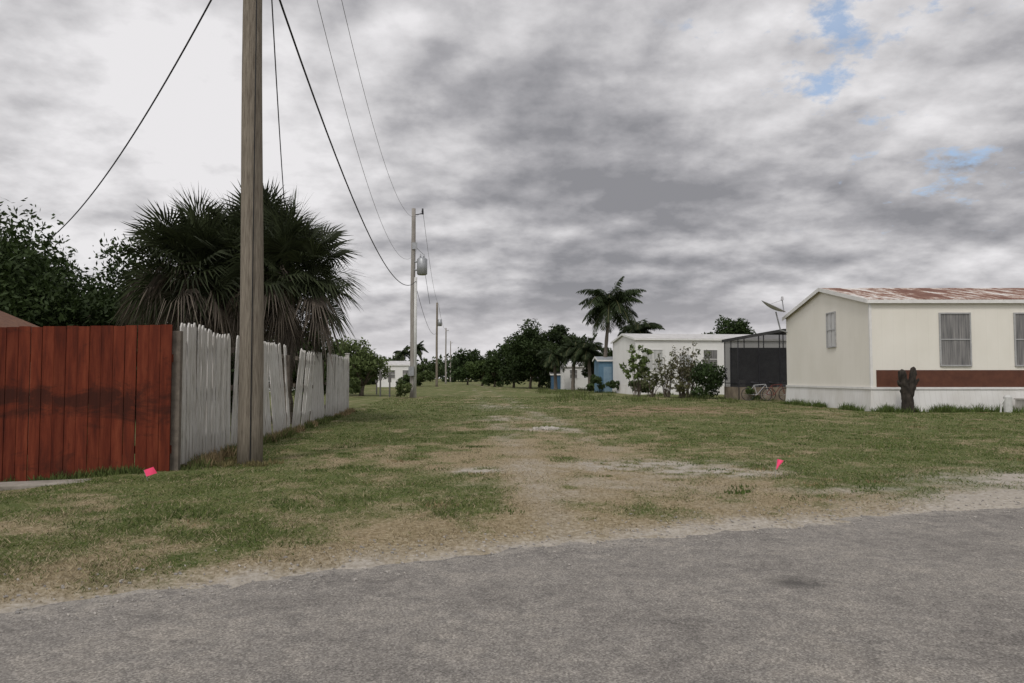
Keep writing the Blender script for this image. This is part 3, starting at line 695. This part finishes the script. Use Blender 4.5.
def home(loc,rot,Lx,D,eave,ridge,label,wallm,roofm,cat='mobile home',name='mobile_home',skirtz=.85,over=.12,base=0):
    e=empty(name,loc,label,cat,rot)
    mb=MB(); z0=skirtz; pr=[(0,z0),(D,z0),(D,eave),(D/2,ridge),(0,eave)]
    vs=[(0,p[0],p[1]) for p in pr]+[(Lx,p[0],p[1]) for p in pr]
    mb.add(vs,[(4,3,2,1,0),(5,6,7,8,9)]+[(i,(i+1)%5,(i+1)%5+5,i+5) for i in range(5)])
    mb.obj('wall',wallm,e)
    if skirtz>.05:
        mb=MB(); f=.09
        vs=[(-f,-f,-.15),(Lx+f,-f,-.15),(Lx+f,D+f,-.15),(-f,D+f,-.15),(-.015,-.015,z0+.01),(Lx+.015,-.015,z0+.01),(Lx+.015,D+.015,z0+.01),(-.015,D+.015,z0+.01)]
        mb.add(vs,[(0,1,5,4),(1,2,6,5),(2,3,7,6),(3,0,4,7),(4,5,6,7)])
        mb.obj('skirting',SKIRT,e)
    mb=MB(); sl=(ridge-eave)/(D/2); t=.05
    for s in(0,1):
        ya=-over if s==0 else D+over; za=eave-sl*over+.004
        vs=[(-over,ya,za),(Lx+over,ya,za),(Lx+over,D/2,ridge+.004),(-over,D/2,ridge+.004)]
        vs+=[(a,b_,c_+t) for a,b_,c_ in vs]
        mb.add(vs,[(0,3,2,1),(4,5,6,7),(0,1,5,4),(2,3,7,6),(1,2,6,5),(3,0,4,7)])
    mb.obj('roof',roofm,e)
    mb=MB(); mb.box(-over-.004,Lx+over,-over-.02,-over-.003,eave-sl*over-.09,eave-sl*over+.035)
    for s in(0,1):
        ya=-over if s==0 else D+over; za=eave-sl*over
        vs=[(-over-.025,ya,za-.09),(-over-.004,ya,za-.09),(-over-.004,ya,za+.06),(-over-.025,ya,za+.06),(-over-.025,D/2,ridge-.09),(-over-.004,D/2,ridge-.09),(-over-.004,D/2,ridge+.062),(-over-.025,D/2,ridge+.062)]
        mb.add(vs,[(0,1,2,3),(4,7,6,5),(0,4,5,1),(1,5,6,2),(2,6,7,3),(3,7,4,0)])
    mb.obj('roof_trim',TRIM,e)
    return e
h1=home((12.65,26.8,0),0,15,8.2,3.95,4.82,'cream mobile home with rusty striped metal roof and brown band',CREAM,RUST)
window(h1,2.48,3.50,1.66,3.46,'front',0,CURT,GREYTRIM)
window(h1,5.12,6.15,1.66,3.46,'front',0,CURT,GREYTRIM)
window(h1,8.6,9.6,1.66,3.46,'front',0,CURT,GREYTRIM)
window(h1,2.85,3.6,2.45,3.75,'left',0,CURTP,GREYTRIM,True,True)
mb=MB(); mb.box(.18,15,-.022,-.003,.87,1.48); mb.obj('brown_band',BROWN,h1)
mb=MB(); mb.box(-.03,.05,-.03,-.004,.87,3.85); mb.box(-.03,-.004,-.003,.05,.87,3.85); mb.box(-.03,15,-.055,-.026,.80,.88); mb.box(-.055,-.02,0,8.2,.80,.88); mb.obj('corner_trim',TRIM,h1)
mb=MB(); mb.tube([(9.5,3.0,4.3),(9.5,3.0,4.9)],.05,8); mb.obj('vent_pipe',METAL,h1)

h2=home((8.8,54,0),math.atan2(.76,6.5),15,6.6,4.0,4.5,'white mobile home with low pale roof behind shrubs',WHITE,PALEROOF,skirtz=.7)
window(h2,.55,1.95,1.75,3.2,'front',0,CURTP,TRIM,True,True)
window(h2,5.0,6.0,1.9,3.2,'front',0,CURT,TRIM)
mb=MB(); mb.box(3.2,4.1,-.04,-.003,.75,2.85); dr=mb.obj('door',simple('grey_door',(.45,.46,.46),(.36,.36,.36),3),h2)
mb=MB(); mb.box(3.28,3.34,-.09,-.041,1.75,1.8); mb.obj('handle',METAL,dr)

h3=empty('garden_shed',(-12.1,12.1,0),'small shed with brown shingle roof behind the red fence','shed')
mb=MB(); mb.box(0,3.5,0,1.5,-.1,1.97); mb.obj('wall',simple('tan_stucco',(.38,.3,.22),(.3,.24,.18),5),h3)
mb=MB(); mb.add([(-.3,-.2,1.97),(3.85,-.2,1.97),(3.85,1.8,1.97),(-.3,1.8,1.97),(1.7,-.2,2.85),(1.7,1.8,2.85)],[(0,1,4),(1,2,5,4),(2,3,5),(3,0,4,5),(0,3,2,1)])
mb.obj('roof',BROWNROOF,h3)

h4=home((-17.4,98,0),R(4),4.6,5,2.9,3.4,'distant white house beyond the trees',WHITE,PALEROOF,'house','house',skirtz=.03)
window(h4,1.2,2.3,1.2,2.2,'front',0,CURT,TRIM); window(h4,3.3,4.1,1.2,2.2,'front',0,CURT,TRIM)
h5=home((5.2,76,0),R(3),2.4,4,2.4,2.8,'small pale grey trailer near palms',WHITE,PALEROOF,'trailer','trailer',skirtz=.03)
window(h5,.6,1.3,1.2,2.0,'front',0,CURT,TRIM)
h6=home((6.95,61,0),R(3),1.45,2.2,2.65,2.9,'small blue shed beside the white mobile home',BLUE,simple('grey_blue_roof',(.32,.34,.36)),'shed','shed',skirtz=.03)
mb=MB(); mb.box(.4,1.05,-.035,-.003,.05,2.1); dr=mb.obj('door',simple('light_blue_door',(.22,.31,.38),(.14,.22,.29),3),h6)
mb=MB(); mb.box(.95,1.0,-.07,-.036,1.0,1.08); mb.obj('handle',METAL,dr)
h7=home((4.1,79,0),R(0),1.1,2,1.6,1.8,'small dull blue shed under dark trees',DBLUE,simple('grey_shed_roof',(.2,.2,.2)),'shed','shed',skirtz=.03)
h8=home((-23,66,0),R(4),7,6,2.6,3.2,'pale house with grey roof beyond the fence',WHITE,PALEROOF,'house','house',skirtz=.03)
window(h8,5,6,1.1,2.1,'front',0,CURT,TRIM)

# ------------------------------------------------------------------ screened porch
m,nt,N,L,b=nm('black_insect_screen'); b.inputs['Base Color'].default_value=(.018,.018,.02,1); b.inputs['Roughness'].default_value=.9
t=N.new('ShaderNodeBsdfTransparent'); mx=N.new('ShaderNodeMixShader'); mx.inputs[0].default_value=.70
L.new(t.outputs[0],mx.inputs[1]); L.new(b.outputs[0],mx.inputs[2]); L.new(mx.outputs[0],N['Material Output'].inputs[0])
SCREEN=m
pe=empty('screened_porch',(11.95,40.2,0),'dark screened porch with black frame and tan kick board','porch')
W=5.4; D=2.6
def zt(x): return 3.3+.42*min(x/2.4,1)
mb=MB()
for x in(0,1.1,2.2,3.3,4.4,5.36): 
    mb.box(x,x+.04,0,.06,-.1,zt(x)); mb.box(x,x+.04,D-.06,D,-.1,zt(x))
mb.box(0,.04,1.3,1.34,-.1,3.3)
mb.box(.04,W,.005,.055,.9,.94); mb.box(.005,.045,.06,D,.9,.94)
mb.obj('frame',DARKM,pe)
mb=MB(); mb.add([(.03,.03,.1),(W,.03,.1),(W,.03,zt(W)),(2.4,.03,zt(3)),(.03,.03,3.28)],[(0,1,2,3,4)]); mb.add([(.03,.03,.1),(.03,D,.1),(.03,D,3.28),(.03,.03,3.28)],[(0,1,2,3)])
mb.obj('screen',SCREEN,pe)
mb=MB(); mb.box(.06,W,-.02,-.002,-.05,.72); mb.box(-.02,-.002,-.02,D,-.05,.72); mb.obj('kick_board',simple('tan_board',(.27,.22,.165),(.12,.095,.07),2.2),pe)
mb=MB(); 
vs=[(-.1,-.1,3.2),(2.4,-.1,3.64),(W,-.1,3.64),(W,D+.1,3.64),(2.4,D+.1,3.64),(-.1,D+.1,3.2)]; vs2=[(a,b_,c_+.16) for a,b_,c_ in vs]
mb.add(vs+vs2,[(0,5,4,1),(1,4,3,2),(6,7,10,11),(7,8,9,10),(0,1,7,6),(1,2,8,7),(2,3,9,8),(3,4,10,9),(4,5,11,10),(5,0,6,11)])
mb.obj('roof',simple('dark_porch_roof',(.05,.05,.05),(.03,.03,.03),3),pe)
mb=MB(); mb.box(.3,W,D-.12,D-.07,0,2.9); mb.obj('rear_wall',simple('dim_rear_wall',(.22,.22,.22),(.05,.05,.05),1.3),pe)
PL=simple('white_plastic',(.62,.62,.62),(.52,.52,.52),4,.4)
def chair(x,y,r,lab):
    ce=empty('patio_chair',(x,y,0),lab,'chair',R(r),group='patio chairs in the porch')
    mb=MB(); mb.box(-.25,.25,-.22,.25,.42,.46); mb.obj('seat',PL,ce)
    mb=MB(); 
    for i in range(5): mb.box(-.24+i*.1,-.17+i*.1,.22,.26,.46,.92)
    mb.box(-.25,.25,.215,.265,.88,.95); mb.obj('backrest',PL,ce)
    for a in(-.23,.2):
        for c_ in(-.2,.2):
            mb=MB(); mb.box(a,a+.035,c_,c_+.035,0,.418); mb.obj('leg',PL,ce)
chair(13.4,41.2,20,'white plastic patio chair inside the screened porch'); chair(14.6,41.4,-30,'white plastic patio chair inside the screened porch')
mb=MB(); mb.box(-.5,.5,-.3,.3,.7,.74)
for a in(-.46,.42):
    for c_ in(-.26,.22): mb.box(a,a+.04,c_,c_+.04,0,.7)
mb.box(-.3,0,-.2,.1,.742,1.1); o=mb.obj('patio_table',simple('table_grey',(.3,.29,.27),(.2,.19,.18),4),label='grey patio table with box inside the screened porch',cat='table'); o.location=(12.7,41.6,0)

def bicycle(x,y,rot,label,fm):
    e=empty('bicycle',(x,y,float(gz(x,y))),label,'bicycle',rot,group='bicycles before the porch')
    for wx in(-.52,.52):
        mb=MB(); mb.tube([(wx+.32*math.cos(a*math.pi/12),0,.33+.32*math.sin(a*math.pi/12)) for a in range(25)],.02,6,False)
        w=mb.obj('wheel',DARKM,e)
        sp_=MB()
        for a in range(10):
            an=a*math.pi/5; sp_.tube([(wx,0,.33),(wx+.305*math.cos(an),0,.33+.305*math.sin(an))],.003,4)
        sp_.tube([(wx,-.04,.33),(wx,.04,.33)],.02,8); sp_.obj('spokes',METAL,w)
    mb=MB()
    A=(-.52,0,.33);B=(-.08,0,.3);C_=(-.2,0,.8);D_=(.36,0,.85);E_=(.52,0,.33)
    for p,q in((A,B),(A,C_),(B,C_),(B,D_),(C_,D_),(D_,E_)): mb.tube([p,q],.02,6)
    mb.obj('frame',fm,e)
    mb=MB(); mb.tube([(.36,0,.85),(.33,0,1.0)],.014,6); mb.tube([(.25,-.28,1.02),(.33,-.1,1.0),(.33,.1,1.0),(.25,.28,1.02)],.013,6); mb.obj('handlebar',DARKM,e)
    mb=MB(); mb.tube([(-.2,0,.8),(-.22,0,.9)],.014,6); mb.tube([(-.36,0,.93),(-.25,0,.93),(-.08,0,.92)],[.08,.06,.02],8); mb.obj('saddle',DARKM,e)
    return e
bicycle(13.45,38.9,R(10),'dull red bicycle parked before the screened porch',simple('red_bike_paint',(.16,.04,.035),(.12,.03,.02),3,.5))
bicycle(12.75,39.4,R(-14),'pale grey bicycle leaning near the screened porch',simple('pale_bike_paint',(.45,.45,.46),(.35,.35,.36),3,.5))

# satellite dish on the rear roof corner
DISHM=simple('pale_dish_paint',(.5,.5,.51),(.4,.4,.41),4,.5)
se=empty('satellite_dish',(12.45,34.9,3.3),'pale grey satellite dish bracketed to the mobile home roof corner','satellite dish')
mb=MB(); mb.tube([(.2,0,0),(-.1,0,.1),(-.3,0,.95)],.035,8); mb.obj('mast',METAL,se)
M=Matrix.Translation((-.5,-.1,1.08))@Matrix.Rotation(R(26),4,'Y')@Matrix.Rotation(R(10),4,'X')
mb=MB(); rings=7; seg=24; vs=[M@Vector((0,0,0))]; fs=[]
for i in range(1,rings+1):
    r_=.6*i/rings
    for k in range(seg):
        a=2*math.pi*k/seg; vs.append(M@Vector((r_*math.cos(a),r_*math.sin(a)*.8,.38*r_*r_)))
for k in range(seg): fs.append((0,1+k,1+(k+1)%seg))
for i in range(rings-1):
    for k in range(seg):
        a=1+i*seg+k; b_=1+i*seg+(k+1)%seg; fs.append((a,a+seg,b_+seg,b_))
mb.add(vs,fs); do=mb.obj('dish',DISHM,se,True); so_=do.modifiers.new('s','SOLIDIFY'); so_.thickness=.012
mb=MB(); tip=M@Vector((.22,0,.55)); mb.tube([M@Vector((.55,0,.09)),tip],.024,6); mb.obj('arm',METAL,se)
mb=MB(); mb.tube([M@Vector((-.3,0,.04)),tip],.014,6); mb.obj('arm',METAL,se)
mb=MB(); mb.tube([tip,tip+Vector((.0,0,.16))],[.07,.05],8); mb.obj('receiver',DISHM,se)

# ------------------------------------------------------------------ cut trunk by facade etc
mb=MB()
def knob(pts,rd): mb.tube(pts,rd,10)
knob([(0,0,-.1),(.02,0,.25),(-.03,.02,.6),(-.08,0,.95),(-.16,0,1.2),(-.18,0,1.52)],[.26,.2,.17,.15,.13,.13])
knob([(0,0,.5),(.12,-.02,.8),(.17,0,1.1),(.24,0,1.6)],[.15,.14,.13,.11])
knob([(-.02,0,.8),(-.24,0,.95),(-.33,0,1.12)],[.1,.08,.06])
knob([(.1,0,.9),(.3,0,1.05),(.4,0,1.2)],[.09,.07,.05])
o=mb.obj('tree_stump',simple('charred_bark',(.055,.045,.036),(.014,.012,.01),9,.95,1.0,stretch=(1,1,.4)),smooth=True,label='dark cut-off forked tree trunk before the mobile home',cat='tree stump')
o.location=(13.5,26.0,0)
tx=bpy.data.textures.new('barkn','CLOUDS'); tx.noise_scale=.12
sub=o.modifiers.new('s','SUBSURF'); sub.levels=sub.render_levels=2
dm=o.modifiers.new('d','DISPLACE'); dm.texture=tx; dm.strength=.12
mb=MB(); mb.tube([(0,0,-.1),(0,0,.55),(0,0,.62)],[.13,.13,.09],12); mb.tube([(-.25,0,.02),(-.22,.02,.3),(-.1,0,.5)],.03,6)
o=mb.obj('utility_pedestal',simple('white_pvc',(.62,.62,.6),(.5,.5,.48),5,.5),smooth=False,label='short white rounded utility pedestal by the skirting',cat='pedestal'); o.location=(16.85,25.9,0)
mb=MB(); mb.box(0,.7,0,.5,-.05,.45); mb.box(-.03,.73,-.03,.53,.45,.5)
o=mb.obj('storage_box',simple('faded_white_box',(.6,.58,.54),(.42,.4,.37),5,.6),label='low faded white box against the mobile home skirting',cat='box'); o.location=(17.5,26.0,0)
METERM=simple('meter_post_paint',(.16,.15,.14),(.09,.09,.09),5,.7)
for (x,y,h) in((-8.3,48,1.7),(-7.55,47,1.5),(-9.6,54,1.4)):
    mb=MB(); mb.tube([(0,0,-.1),(0,0,h),(0,0,h+.03)],[.05,.05,.02],8); mb.box(-.09,.09,-.06,.06,h*.62,h*.85)
    o=mb.obj('meter_post',METERM,label='short dark post with small box beside the lane',cat='post'); o.location=(x,y,0); o['group']='posts beside the lane'

# ------------------------------------------------------------------ pink flags
PINK=simple('fluorescent_pink_vinyl',(1.0,.09,.22),(.92,.07,.18),10,.5)
def flag(x,y,h,w,rz,tilt,label,hh=.75,tri=0):
    e=empty('marker_flag',(x,y,float(gz(x,y))),label,'marker flag',rz,group='pink survey marker flags'); e.rotation_euler=(0,tilt,rz)
    mb=MB(); mb.tube([(0,0,-.03),(0,0,h)],.0022,5); mb.obj('wire_stake',METAL,e)
    mb=MB(); n=6; vs=[]
    for i in range(n+1):
        for j in range(4):
            t=i/n; u=j/3; vs.append((t*w*(1-tri*u*.9),.008*math.sin(t*5+u*2)*t*2,h-u*w*hh-t*.012))
    mb.add(vs,[(i*4+j,i*4+j+1,(i+1)*4+j+1,(i+1)*4+j) for i in range(n) for j in range(3)]); f=mb.obj('flag',PINK,e,True)
flag(3.06,8.9,.22,.085,R(20),R(8),'pink survey marker flag on wire in grass',1.35,1)
flag(-4.16,8.75,.13,.13,R(-5),R(-24),'tilted pink survey marker flag by the red fence',.62)

# ------------------------------------------------------------------ world
w=bpy.data.worlds.new('World'); S.world=w; w.use_nodes=True
nt=w.node_tree; N=nt.nodes; L=nt.links
bg=N['Background']; bg.inputs[1].default_value=1
sky=N.new('ShaderNodeTexSky'); sky.sky_type='NISHITA'; sky.sun_disc=False
SE=R(52); SAZ=R(200)
sky.sun_elevation=SE; sky.sun_rotation=SAZ
tc=N.new('ShaderNodeTexCoord')
sdir=Vector((math.sin(SAZ)*math.cos(SE),math.cos(SAZ)*math.cos(SE),math.sin(SE)))
def math_(op,a,b=None,c=None):
    n=N.new('ShaderNodeMath'); n.operation=op
    for i,v in enumerate((a,b,c)):
        if v is None: continue
        if isinstance(v,(int,float)): n.inputs[i].default_value=v
        else: L.new(v,n.inputs[i])
    return n.outputs[0]
sx=N.new('ShaderNodeSeparateXYZ'); L.new(tc.outputs['Generated'],sx.inputs[0])
zz=math_('ADD',math_('MAXIMUM',sx.outputs[2],0.0),.28)
px=math_('DIVIDE',sx.outputs[0],zz); py=math_('DIVIDE',sx.outputs[1],zz)
cb=N.new('ShaderNodeCombineXYZ'); L.new(px,cb.inputs[0]); L.new(py,cb.inputs[1])
def wn(sc,det,ro,dist=0,off=(0,0,0),scv=(1,1,1)):
    mp=N.new('ShaderNodeMapping'); mp.inputs['Location'].default_value=off; mp.inputs['Scale'].default_value=scv; L.new(cb.outputs[0],mp.inputs[0])
    n=N.new('ShaderNodeTexNoise'); n.inputs['Scale'].default_value=sc; n.inputs['Detail'].default_value=det; n.inputs['Roughness'].default_value=ro; n.inputs['Distortion'].default_value=dist
    L.new(mp.outputs[0],n.inputs['Vector']); return n.outputs[0]
a=wn(1.6,9,.52,.0,(4.1,2.7,0)); a2=wn(1.6,9,.52,.0,(4.1-.03,2.7-.06,0)); b_=wn(.6,3,.5,.0,(9.1,4.2,2)); f_=wn(6,8,.6,.0,(1.1,6.2,5)); f2=wn(6,8,.6,.0,(1.1-.03,6.2-.08,5))
v=math_('ADD',math_('MULTIPLY',a,.50),math_('MULTIPLY',b_,.38)); v=math_('ADD',v,math_('MULTIPLY',f_,.12))
v=math_('ADD',v,math_('MULTIPLY',math_('SUBTRACT',a,a2),.75)); v=math_('ADD',v,math_('MULTIPLY',math_('SUBTRACT',f_,f2),.10))
def blob(dirv,rad,amt,sc=None):
    dd=N.new('ShaderNodeVectorMath'); dd.operation='DISTANCE'
    c0=Vector(dirv).normalized()
    if sc:
        m1=N.new('ShaderNodeVectorMath'); m1.operation='MULTIPLY'; L.new(tc.outputs['Generated'],m1.inputs[0]); m1.inputs[1].default_value=sc
        L.new(m1.outputs[0],dd.inputs[0]); dd.inputs[1].default_value=(c0.x*sc[0],c0.y*sc[1],c0.z*sc[2])
    else:
        L.new(tc.outputs['Generated'],dd.inputs[0]); dd.inputs[1].default_value=c0
    q=N.new('ShaderNodeMapRange'); q.interpolation_type='SMOOTHSTEP'; q.inputs[1].default_value=0; q.inputs[2].default_value=rad; q.inputs[3].default_value=amt; q.inputs[4].default_value=0; L.new(dd.outputs['Value'],q.inputs[0]); return q.outputs[0]
v=math_('ADD',v,blob((-.35,1,.25),.5,.05)); v=math_('ADD',v,blob((.08,1,.165),.42,-.10,(1,1,2.6))); v=math_('ADD',v,blob((.12,1,.40),.3,-.05)); v=math_('ADD',v,blob((.5,1,.30),.35,.04))
cr=N.new('ShaderNodeValToRGB'); L.new(v,cr.inputs[0]); e=cr.color_ramp.elements; cr.color_ramp.interpolation='LINEAR'
e[0].position=.37; e[0].color=(.265,.265,.285,1); e[1].position=.64; e[1].color=(.82,.805,.82,1)
k_=e.new(.45); k_.color=(.395,.39,.41,1); k_=e.new(.535); k_.color=(.59,.58,.595,1)
hz=N.new('ShaderNodeMapRange'); hz.inputs[1].default_value=0; hz.inputs[2].default_value=.12; hz.inputs[3].default_value=.7; hz.inputs[4].default_value=0; L.new(sx.outputs[2],hz.inputs[0])
mx=N.new('ShaderNodeMix'); mx.data_type='RGBA'; L.new(hz.outputs[0],mx.inputs[0]); L.new(cr.outputs[0],mx.inputs[6]); mx.inputs[7].default_value=(.64,.615,.63,1)
dt=N.new('ShaderNodeVectorMath'); dt.operation='DOT_PRODUCT'; L.new(tc.outputs['Generated'],dt.inputs[0]); dt.inputs[1].default_value=sdir
gl=math_('ADD',math_('MULTIPLY',math_('POWER',math_('MAXIMUM',dt.outputs['Value'],0),2),1.2),1.0)
vm=N.new('ShaderNodeVectorMath'); vm.operation='SCALE'; L.new(mx.outputs[2],vm.inputs[0]); L.new(gl,vm.inputs[3])
bl=wn(7.0,9,.66,.0,(5.5,2.2,4)); bl=math_('ADD',math_('MULTIPLY',math_('SUBTRACT',bl,.5),1.5),.5)
q=math_('ADD',math_('ADD',bl,blob((.43,1,.49),.17,.24)),blob((.57,1,.27),.16,.15,(1,1,2)))
hm=N.new('ShaderNodeMapRange'); hm.inputs[1].default_value=.66; hm.inputs[2].default_value=.84; hm.inputs[3].default_value=0; hm.inputs[4].default_value=.8; L.new(q,hm.inputs[0])
lim=math_('MINIMUM',math_('ADD',blob((.43,1,.49),.22,4.0),blob((.57,1,.27),.2,3.0,(1,1,2))),1.0)
hmm=math_('MULTIPLY',hm.outputs[0],lim)
sk=N.new('ShaderNodeVectorMath'); sk.operation='MULTIPLY_ADD'; L.new(sky.outputs[0],sk.inputs[0]); sk.inputs[1].default_value=(.10,.10,.10); sk.inputs[2].default_value=(.14,.19,.26)
mx2=N.new('ShaderNodeMix'); mx2.data_type='RGBA'; L.new(hmm,mx2.inputs[0]); L.new(vm.outputs[0],mx2.inputs[6]); L.new(sk.outputs[0],mx2.inputs[7])
L.new(mx2.outputs[2],bg.inputs[0])

sl=bpy.data.lights.new('sun','SUN'); sl.energy=1.3; sl.angle=R(12); sl.color=(1,.96,.9)
so=bpy.data.objects.new('sun',sl); COL.objects.link(so); so.rotation_euler=(-sdir).to_track_quat('-Z','Y').to_euler()

cam=bpy.data.cameras.new('camera'); cam.lens=26.72; cam.sensor_width=36; cam.clip_end=4000; cam.clip_start=.05
co=bpy.data.objects.new('camera',cam); COL.objects.link(co); co.location=(0,0,1.2); co.rotation_euler=(R(92.75),0,0); S.camera=co
S.view_settings.view_transform='Standard'; S.view_settings.look='None'; S.view_settings.exposure=0
